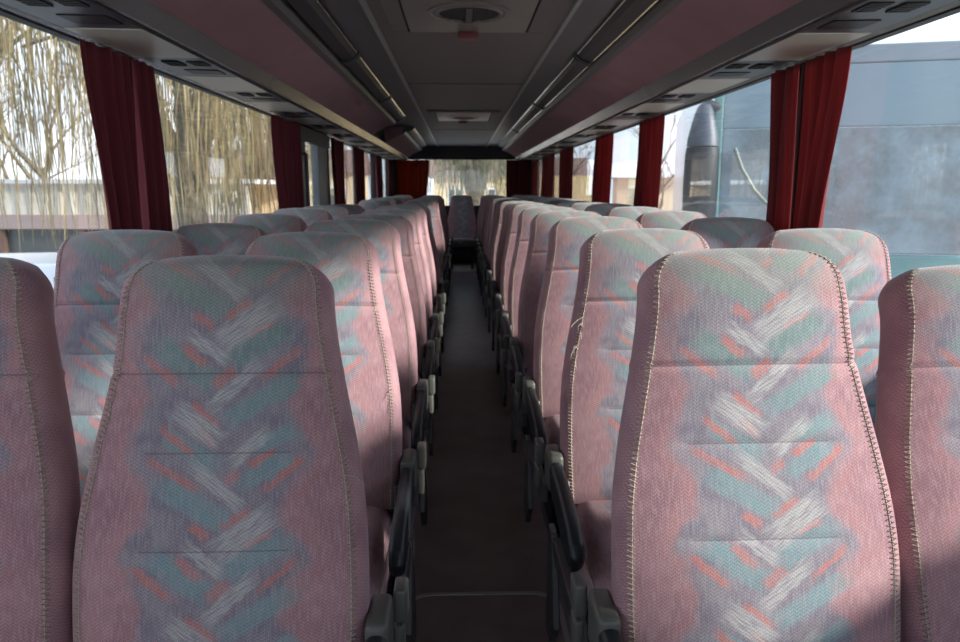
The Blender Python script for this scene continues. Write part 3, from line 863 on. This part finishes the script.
curtain(R, 1, 0.12, 0.68, 0.0, 'unseen wine red curtain added for shade at the right window pillar beside the camera', seed=18, folds=5, group=g_)  # added out of view to keep the sun off the front left seats
g_ = 'curtains of the rear window'
curtain(REAR, 1, L+0.10, -0.53, 0.0, 'rust red curtain drawn over the left side of the rear window', M_CURTR, 9, 21, CZ-0.36, 'y', 0.02, group=g_)
curtain(REAR, 1, 0.80, R-0.10, 0.0, 'dark red curtain drawn over the right side of the rear window', M_CURT, 7, 22, CZ-0.36, 'y', 0.0, group=g_)

# ------------------------------------------------------------------ outside
def gmat(name, c1, c2, sc, rough=0.9):
    m = bpy.data.materials.new(name); m.use_nodes = True
    nt = m.node_tree; b = nt.nodes['Principled BSDF']; n = N(nt)
    tc = nt.nodes.new('ShaderNodeTexCoord')
    nt.links.new(n.mix(n.ss(n.noise(tc.outputs['Object'], sc, 6, 0.65), 0.38, 0.62), c1, c2), b.inputs['Base Color'])
    b.inputs['Roughness'].default_value = rough; b.inputs['Specular IOR Level'].default_value = 0.2
    return m
M_GROUND = gmat('gravel_and_snow', (0.30, 0.27, 0.23), (0.62, 0.62, 0.63), 0.25)
m = MB(); m.box(-70, 70, -60, 90, GROUND-0.3, GROUND)
struct(m.build('ground', M_GROUND))

M_BARK = gmat('willow_bark', (0.10, 0.085, 0.065), (0.20, 0.17, 0.12), 9)
M_TWIG = gmat('golden_willow_twigs', (0.20, 0.155, 0.075), (0.34, 0.28, 0.15), 1.5)
M_TWIG2 = gmat('brown_twigs', (0.17, 0.13, 0.10), (0.30, 0.25, 0.19), 1.5)
M_TWIG3 = gmat('olive_twigs', (0.085, 0.095, 0.06), (0.20, 0.19, 0.12), 1.0)
def willow(x, y, h, rad, n, label, seed, mt=M_TWIG, low=1.2, tr=0.28):
    r = random.Random(seed)
    root = empty('willow_tree', (x, y, GROUND), 0, label, 'tree', 'trees outside the left windows' if x < -1 else 'trees behind the coach')
    m = MB()
    tips = []
    fork = h*0.26
    m.tube([(0.0, 0, -0.2), (0.08, 0.05, fork*0.5), (0, 0, fork)], [tr*1.3, tr, tr*0.9], 10)
    for k in range(9):
        a = 2*PI*k/9+r.uniform(-.25, .25); rr = rad*r.uniform(0.35, 0.85); hh = h*r.uniform(0.72, 1.0)
        p0 = Vector((0, 0, fork*r.uniform(0.8, 1.0))); p3 = Vector((math.cos(a)*rr, math.sin(a)*rr, hh))
        c1 = Vector((math.cos(a)*rr*0.25, math.sin(a)*rr*0.25, hh*0.60)); pts = []
        for i in range(9):
            t = i/8; q = p0.lerp(c1, t).lerp(c1.lerp(p3, t), t) + Vector((r.uniform(-.1, .1), r.uniform(-.1, .1), 0))*(1 if 0 < i < 8 else 0)
            pts.append(q)
        m.tube(pts, [tr*0.55*(1-i/9)+0.03 for i in range(9)], 7)
        tips += pts[4:]
        for j in range(4):
            b0 = pts[4+j]; a2 = a+r.uniform(-1.3, 1.3); e = b0+Vector((math.cos(a2), math.sin(a2), 0.25))*rad*r.uniform(0.25, 0.55)
            mid = b0.lerp(e, 0.5)+Vector((0, 0, 0.35))
            m.tube([b0, mid, e], [0.06, 0.04, 0.02], 5); tips += [mid, e]
    m.build('trunk', M_BARK, root, smooth=60)
    m = MB()
    for k in range(n):
        b0 = r.choice(tips)
        p = b0 + Vector((r.gauss(0, 0.35), r.gauss(0, 0.35), r.uniform(-0.2, 0.3)))
        ln = max(0.8, min(p.z-low, r.uniform(1.5, h*0.62))); ns = 7
        d = Vector((r.gauss(0, .28), r.gauss(0, .28), r.uniform(-.4, .3)))
        pts = []
        for i in range(ns+1):
            pts.append(p.copy()); d = d*0.62 + Vector((r.gauss(0, .10), r.gauss(0, .10), -0.62)); p = p + d.normalized()*ln/ns
        w = r.uniform(0.005, 0.0125)
        m.tube(pts, [w]*ns+[w*0.4], 3, cap=False)
    tw = m.build('hanging_twigs', mt, root, recalc=False); tw['kind'] = 'stuff'
    return root
willow(-4.9, 13.0, 8.5, 4.2, 800, 'big golden weeping willow with forked trunk seen through the left windows', 31)
willow(-10.2, 15.0, 9.0, 3.4, 150, 'thinner willow with pale yellow strands furthest left', 32, low=2.6)
willow(-7.0, 26.5, 8.0, 3.6, 260, 'willow further back behind the big golden one', 33, low=0.8)
willow(0.6, 26.0, 7.6, 3.6, 850, 'olive green drooping tree framed by the rear window', 34, M_TWIG3, 1.9, 0.3)
def bare_tree(x, y, h, label, seed, group):
    r = random.Random(seed)
    root = empty('bare_tree', (x, y, GROUND), 0, label, 'tree', group)
    m = MB(); tw = MB()
    def grow(p, d, ln, rad, depth, mb):
        pts = [p]; q = p
        for i in range(4):
            d = (d+Vector((r.gauss(0, .13), r.gauss(0, .13), 0.04))).normalized(); q = q+d*ln/4; pts.append(q)
        mb.tube(pts, [rad*(1-0.14*i) for i in range(5)], 5 if depth > 2 else 3, cap=False)
        if depth <= 0: return
        for k in range(3 if depth > 1 else 4):
            a = r.uniform(0, 6.28); s_ = r.uniform(.5, .9)
            nd = (d+Vector((math.cos(a), math.sin(a), 0.15))*s_).normalized()
            grow(pts[r.choice((2, 3, 4))] if k else q, nd, ln*r.uniform(.55, .78), rad*0.55, depth-1, m if depth > 3 else tw)
    grow(Vector((0, 0, -0.2)), Vector((0, 0, 1)), h*0.32, h*0.022, 5, m)
    m.build('trunk', M_BARK, root, smooth=60)
    t_ = tw.build('twigs', M_TWIG2, root, recalc=False); t_['kind'] = 'stuff'
    return root
bare_tree(-15.0, 26.0, 9.5, 'bare brown tree against the sky behind the corrugated shed', 41, 'trees outside the left windows')
bare_tree(-19.0, 31.0, 8.0, 'smaller bare tree standing far behind the shed', 42, 'trees outside the left windows')
bare_tree(6.2, 24.0, 6.0, 'small leafless tree before the cream house on the right', 43, 'trees outside the right windows')
bare_tree(4.9, 33.0, 7.5, 'leafless tree rising behind the yellow plank fence', 44, 'trees outside the right windows')
bare_tree(2.4, 31.0, 8.0, 'leafless tree behind the left end of the yellow fence', 45, 'trees outside the right windows')

# the low shed with corrugated fascia on the left
def corr_mat(name, c1, c2, per, rough=0.6):
    m = bpy.data.materials.new(name); m.use_nodes = True
    nt = m.node_tree; b = nt.nodes['Principled BSDF']; n = N(nt)
    tc = nt.nodes.new('ShaderNodeTexCoord'); sp = nt.nodes.new('ShaderNodeSeparateXYZ'); nt.links.new(tc.outputs['Object'], sp.inputs[0])
    st = n.noise(n.comb(n.math('MULTIPLY', sp.outputs['X'], 6), sp.outputs['Y'], n.math('MULTIPLY', sp.outputs['Z'], 0.6)), 1.6, 5, 0.6)
    nt.links.new(n.mix(n.ss(st, 0.4, 0.65), c1, c2), b.inputs['Base Color']); b.inputs['Roughness'].default_value = rough
    return m
M_CORR = corr_mat('weathered_corrugated_sheet', (0.72, 0.70, 0.62), (0.52, 0.47, 0.38), 0.2)
M_WHITE = mat('white_paint', (0.80, 0.81, 0.83), 0.4)
M_PINKB = mat('pinkish_concrete_beam', (0.42, 0.33, 0.32), 0.8, noise=(1.2, 0.15))
M_DWIN = mat('dark_shed_glass', (0.07, 0.085, 0.09), 0.2)
M_POST = mat('rusty_post', (0.17, 0.10, 0.075), 0.7)
M_YEL = corr_mat('yellow_weathered_boards', (0.66, 0.50, 0.26), (0.50, 0.37, 0.19), 0.2)
M_CREAM = mat('cream_render', (0.74, 0.60, 0.40), 0.8, noise=(2, 0.1))
M_ROOFT = mat('brown_roof_sheet', (0.20, 0.13, 0.11), 0.7)
shed = empty('corrugated_shed', (-12.9, 17.2, GROUND), math.radians(-3), 'long low shed with corrugated pale fascia and dark windows below, outside on the left', 'shed')
za = CZ-GROUND
m = MB(); pts = []
nx = 300
for i in range(nx+1):
    x = -8+16*i/nx; pts.append((x, 0.022*math.sin(2*PI*i/6)))
top = [m.vert((x, y, za+0.10)) for x, y in pts]; bot = [m.vert((x, y, za-0.62)) for x, y in pts]
tb = [m.vert((x, y+0.05, za+0.10)) for x, y in pts]; bb_ = [m.vert((x, y+0.05, za-0.62)) for x, y in pts]
for i in range(nx):
    m.face((top[i], top[i+1], bot[i+1], bot[i])); m.face((tb[i], bb_[i], bb_[i+1], tb[i+1])); m.face((top[i], tb[i], tb[i+1], top[i+1])); m.face((bot[i], bot[i+1], bb_[i+1], bb_[i]))
m.build('corrugated_fascia', M_CORR, shed, smooth=60)
m = MB(); m.box(-8.1, 8.1, -0.16, 5.5, za+0.10, za+0.20); m.build('roof_edge', M_WHITE, shed)
m = MB(); m.box(-8, 8, -0.10, 0.25, za-0.95, za-0.62); m.build('concrete_beam', M_PINKB, shed)
m = MB(); m.box(-8, 8, 0.12, 0.16, 0.5, za-0.95); m.build('window_band', M_DWIN, shed)
for i in range(9):
    m = MB(); m.box(-8+i*1.98, -7.86+i*1.98, -0.05, 0.10, 0, za-0.95); m.build('post', M_POST, shed)
m = MB(); m.box(-8, 8, 0.05, 5.4, 0, 0.5); m.box(-8, 8, 5.3, 5.4, 0.5, za+0.1); m.build('base_wall', M_CREAM, shed)
m = MB(); m.box(-6.5, -5.1, -0.9, 0.0, 0, 1.1); 
# white van outside on the left
M_CARW = mat('white_car_paint', (0.78, 0.80, 0.84), 0.2, 0.6)
M_CARG = mat('tinted_car_glass', (0.05, 0.09, 0.10), 0.08, 0.8)
M_TYRE = mat('black_tyre', (0.02, 0.02, 0.02), 0.8)
van = empty('van', (-5.75, 9.0, GROUND), math.radians(8), 'white van parked outside behind the front left seats', 'van')
van.scale = (1, 1, 0.79)
m = MB()
prof = [(-2.4, 0.35), (-2.42, 0.85), (-2.30, 1.10), (-1.55, 1.22), (-0.85, 1.72), (-0.60, 1.80), (2.25, 1.82), (2.38, 1.70), (2.42, 0.40), (2.3, 0.30), (-2.3, 0.28)]
rows = []
for q, ins in ((-0.88, 0.06), (-0.84, 0.0), (0.84, 0.0), (0.88, 0.06)):
    rows.append([m.vert((x*(1-ins*0.2), q, 0.28+(z-0.28)*(1-ins))) for x, z in prof])
for a, b in zip(rows, rows[1:]):
    for i in range(len(prof)): m.face((a[i], a[(i+1)%len(prof)], b[(i+1)%len(prof)], b[i]))
m.face(rows[0]); m.face(rows[-1][::-1])
m.build('body', M_CARW, van, bevel=0.05, smooth=40)
for s_ in (-1, 1):
    for (a, b, c) in ((-1.10, -0.30, 0.35), (-0.15, 0.75, 0.0), (0.9, 2.05, 0.0)):
        m = MB(); m.prism([(a-0.0+c*0.3, 1.18), (b, 1.18), (b, 1.62), (a+c*1.1, 1.62)], s_*0.885-0.006, s_*0.885+0.006, axis='y'); m.build('side_window', M_CARG, van, bevel=0.02)
m = MB(); m.prism([(-1.50, 1.245), (-1.52, 1.26), (-0.90, 1.70), (-0.88, 1.685)], -0.74, 0.74, axis='y'); m.build('windscreen', M_CARG, van)
for x in (-1.55, 1.5):
    for s_ in (-1, 1):
        m = MB(); Mx = Matrix.Translation((x, s_*0.80, 0.31)) @ Matrix.Rotation(PI/2, 4, 'X')
        m.lathe([(0.20, -0.10), (0.31, -0.09), (0.31, 0.09), (0.20, 0.10)], (0, 0, 0), 20, M=Mx); m.build('wheel', M_TYRE, van, smooth=40)

# coach facing us on the right
M_CW = mat('white_coach_paint', (0.80, 0.82, 0.83), 0.25, 0.6)
def wscreen():
    m = bpy.data.materials.new('blue_grey_windscreen'); m.use_nodes = True
    nt = m.node_tree; b = nt.nodes['Principled BSDF']; n = N(nt); tc = nt.nodes.new('ShaderNodeTexCoord')
    c = n.mix(n.ss(n.noise(tc.outputs['Object'], 1.6, 6, 0.65), 0.35, 0.65), (0.015, 0.032, 0.045), (0.12, 0.19, 0.24))  # mottled base colour stands in for reflections in the glass
    nt.links.new(c, b.inputs['Base Color']); b.inputs['Roughness'].default_value = 0.12; b.inputs['Specular IOR Level'].default_value = 1.0
    b.inputs['Coat Weight'].default_value = 0.6; b.inputs['Coat Roughness'].default_value = 0.03
    return m
M_WS = wscreen()
M_WS2 = mat('pale_blue_visor_glass', (0.10, 0.16, 0.20), 0.18, 0.9)
M_TEAL = mat('teal_pillar', (0.10, 0.22, 0.22), 0.35)
M_MIR = mat('dark_mirror_housing', (0.012, 0.017, 0.024), 0.5, 0.25)
cx, cyy = 2.36, 6.55
coach = empty('parked_coach', (cx, cyy, GROUND), math.radians(-15), 'white coach parked outside on the right, blue-grey windscreen and front facing the camera', 'coach')
zz = CZ-GROUND
W_ = 2.5
m = MB()
# body: extruded front outline with slightly raked front; local x 0..2.5, y back
prof = [(-0.0, 0.35), (-0.03, 0.9), (0.0, zz-0.76), (0.16, zz+1.22), (0.24, zz+1.42), (0.55, zz+1.58), (1.2, zz+1.63), (11.5, zz+1.63), (11.5, 0.35)]
rows = []
for q, ins in ((0.0, 0.10), (0.06, 0.0), (W_-0.06, 0.0), (W_, 0.10)):
    rows.append([m.vert((q, y+ins*0.6 if y < 5 else y-ins, z-(ins*0.8 if z > zz else 0))) for y, z in prof])
for a, b in zip(rows, rows[1:]):
    for i in range(len(prof)): m.face((a[i], a[(i+1)%len(prof)], b[(i+1)%len(prof)], b[i]))
m.face(rows[0]); m.face(rows[-1][::-1])
m.build('body', M_CW, coach, bevel=0.03, smooth=40)
def fr(z): # y of the raked front at height z
    return interp([(0.35, 0.0), (0.9, -0.03), (zz-0.76, 0.0), (zz+1.22, 0.16), (zz+1.42, 0.24)], z)
def slab(x0, x1, z0, z1, d0, d1, name, mt, par=coach, bev=0.02):
    m = MB()
    ps = [(x0, fr(z0)-d1, z0), (x1, fr(z0)-d1, z0), (x1, fr(z1)-d1, z1), (x0, fr(z1)-d1, z1),
          (x0, fr(z0)-d0, z0), (x1, fr(z0)-d0, z0), (x1, fr(z1)-d0, z1), (x0, fr(z1)-d0, z1)]
    b = [m.vert(p) for p in ps]
    for q in ((0,1,2,3),(7,6,5,4),(0,4,5,1),(1,5,6,2),(2,6,7,3),(3,7,4,0)): m.face([b[i] for i in q])
    return m.build(name, mt, par, bevel=bev)
ws = slab(0.05, 2.45, zz-0.58, zz+0.53, -0.01, 0.012, 'windscreen', M_WS)
slab(0.05, 2.45, zz+0.535, zz+1.08, -0.01, 0.012, 'sun_visor_glass', M_WS2)
slab(0.05, 2.45, zz+1.08, zz+1.24, -0.01, 0.016, 'grey_header_band', mat('blue_grey_header', (0.14, 0.17, 0.20), 0.4))
slab(-0.03, 0.06, zz-0.70, zz+1.24, -0.02, 0.02, 'corner_pillar', M_TEAL)
slab(2.44, 2.53, zz-0.70, zz+1.24, -0.02, 0.02, 'corner_pillar', M_TEAL)
slab(0.05, 2.45, zz-1.0, zz-0.585, -0.01, 0.03, 'teal_cowl', M_TEAL)
slab(0.9, 1.9, 0.55, 0.95, -0.01, 0.02, 'front_grille', M_VENT)
for x0 in (0.12, 2.08): slab(x0, x0+0.30, 0.75, 0.95, -0.01, 0.03, 'headlight', M_CHROME)
m = MB(); m.tube([(0.17, fr(zz+.36)-0.02, zz+0.36), (0.24, fr(zz+.2)-0.02, zz+0.18), (0.36, fr(zz)-0.02, zz-0.02), (0.55, fr(zz-.2)-0.02, zz-0.22), (0.72, fr(zz-.4)-0.02, zz-0.42)], 0.015, 6); m.build('curved_wiper_arm', mat('pale_rubber', (0.20, 0.23, 0.19), 0.5), coach)
m = MB(); m.lathe([(0.01, -0.055), (0.045, -0.035), (0.058, 0.0), (0.045, 0.035), (0.01, 0.055)], (1.18, fr(zz+1.27)-0.03, zz+1.27), 16); m.build('roof_lamp', M_MIR, coach, smooth=60)
# small lettering marks on the destination sign
m = MB()
for k in range(7):
    if k in (3,): continue
    x = 1.02+k*0.06; m.box(x, x+0.014, fr(zz+1.36)-0.02, fr(zz+1.36)+0.0, zz+1.34, zz+1.44)
    if k % 2: m.box(x, x+0.04, fr(zz+1.36)-0.02, fr(zz+1.36), zz+1.38, zz+1.392)
m.build('sign_letters', M_DPAN, coach)
for x in (0.18, 2.32):
    for y in (1.4, 8.6):
        m = MB(); Mx = Matrix.Translation((x, y, 0.48)) @ Matrix.Rotation(PI/2, 4, 'Y')
        m.lathe([(0.30, -0.14), (0.48, -0.12), (0.48, 0.12), (0.30, 0.14)], (0, 0, 0), 24, M=Mx); m.build('wheel', M_TYRE, coach, smooth=40)
for (x, s_) in ((0.0, -1), (2.5, 1)):
    m = MB()
    c = (x+s_*0.13, -0.12, 0)
    m.lathe([(0.05, zz-0.32), (0.13, zz-0.30), (0.15, zz-0.22), (0.155, zz+0.05), (0.15, zz+0.30), (0.142, zz+0.36)], c, 20)
    mi = m.build('wing_mirror', M_MIR, coach, smooth=50)
    m = MB(); m.lathe([(0.142, zz+0.37), (0.134, zz+0.45), (0.105, zz+0.58), (0.07, zz+0.70), (0.04, zz+0.74)], c, 20); m.build('mirror_arm_cover', mat('slate_mirror_arm', (0.045, 0.06, 0.09), 0.5), mi, smooth=60)
    m = MB(); m.tube([(c[0], c[1], zz+0.70), (c[0]-s_*0.02, 0.0, zz+0.76), (x-s_*0.05, 0.20, zz+0.72)], 0.045, 8); m.build('mirror_bracket', M_MIR, mi, smooth=60)

# things far off on the right and behind
fence = empty('plank_fence', (3.6, 30.2, GROUND), 0, 'tall yellow board fence seen through the far right window', 'fence')
for i in range(24):
    m = MB(); m.box(-2.0+i*0.20, -2.0+i*0.20+0.185, 0, 0.04, 0, zz+0.52+0.02*math.sin(i*3.1)); m.build('board', M_YEL, fence)
m = MB(); m.box(-2.0, 2.8, 0.04, 0.10, zz-0.4, zz-0.3); m.box(-2.0, 2.8, 0.04, 0.10, 0.4, 0.5); m.build('rail', M_POST, fence)
def house(x, y, w, d, h, rh, rz, wall_m, roof_m, label):
    root = empty('house', (x, y, GROUND), rz, label, 'house', 'buildings around the yard')
    m = MB(); m.box(-w/2, w/2, 0, d, 0, h); m.build('wall', wall_m, root)
    m = MB(); m.prism([(-0.3, h), (d+0.3, h), (d/2, h+rh)], -w/2-0.3, w/2+0.3, axis='x'); m.build('roof', roof_m, root)
    k = -w/2+0.8
    while k < w/2-1:
        f = MB(); f.box(k, k+0.9, -0.04, 0.02, h*0.40, h*0.80); ff = f.build('window', M_WHITE, root)
        p = MB(); p.box(k+0.08, k+0.41, -0.06, -0.03, h*0.44, h*0.76); p.box(k+0.49, k+0.82, -0.06, -0.03, h*0.44, h*0.76); p.build('pane', M_DWIN, ff)
        k += 2.3
    return root
house(10.1, 30.5, 6.5, 5, 2.75, 0.7, math.radians(-10), M_CREAM, M_WHITE, 'cream house with pale roof seen between the right curtains')
house(3.0, 41.0, 9.0, 5, 2.9, 1.2, 0, M_CREAM, M_ROOFT, 'cream building beyond the trees through the rear window')
house(-9.5, 34.0, 9.0, 5, 3.0, 1.2, 0, M_CREAM, M_ROOFT, 'tan building glimpsed behind the willow strands')

# ------------------------------------------------------------------ daylight
w = bpy.data.worlds.new('sky'); scene.world = w; w.use_nodes = True
nt = w.node_tree; n = N(nt); bg = nt.nodes['Background']
tc = nt.nodes.new('ShaderNodeTexCoord'); sp = nt.nodes.new('ShaderNodeSeparateXYZ'); nt.links.new(tc.outputs['Generated'], sp.inputs[0])
grad = n.mix(n.ss(sp.outputs['Z'], -0.02, 0.6), (0.74, 0.83, 0.95), (0.42, 0.60, 0.88))
cl_ = n.ss(n.noise(n.comb(sp.outputs['X'], sp.outputs['Y'], n.math('MULTIPLY', sp.outputs['Z'], 2.5)), 2.4, 6, 0.6), 0.40, 0.62)
sky = n.mix(cl_, grad, (0.90, 0.94, 1.0))
nt.links.new(sky, bg.inputs['Color']); bg.inputs['Strength'].default_value = 1.15
sun = bpy.data.lights.new('sun', 'SUN'); sun.energy = 5.5; sun.angle = math.radians(5.0); sun.color = (1.0, 0.93, 0.84)
so = bpy.data.objects.new('sun', sun); COL.objects.link(so)
az = math.radians(69); el = math.radians(21)
src = Vector((math.sin(az)*math.cos(el), -math.cos(az)*math.cos(el), math.sin(el)))
so.rotation_euler = src.to_track_quat('Z', 'Y').to_euler()
so.location = (10, -8, 8)

# ------------------------------------------------------------------ camera
cam = bpy.data.cameras.new('camera'); co = bpy.data.objects.new('camera', cam); COL.objects.link(co)
cam.sensor_width = 23.6; cam.lens = 700/960*23.6
pitch = math.atan(133/700); yaw = math.atan(20/700)
co.location = (0, 0, CZ)
co.rotation_euler = (PI/2-pitch, 0, -yaw)
cam.dof.use_dof = True; cam.dof.focus_distance = 1.35; cam.dof.aperture_fstop = 4.5
cam.clip_start = 0.05; cam.clip_end = 300
scene.camera = co
vs_ = scene.view_settings
vs_.view_transform = 'Standard'; vs_.look = 'None'; vs_.exposure = 0.92; vs_.gamma = 1.0; vs_.use_curve_mapping = False
scene.cycles.max_bounces = 10; scene.cycles.diffuse_bounces = 5; scene.cycles.transparent_max_bounces = 12
scene.cycles.use_denoising = True
scene.cycles.sample_clamp_indirect = 8
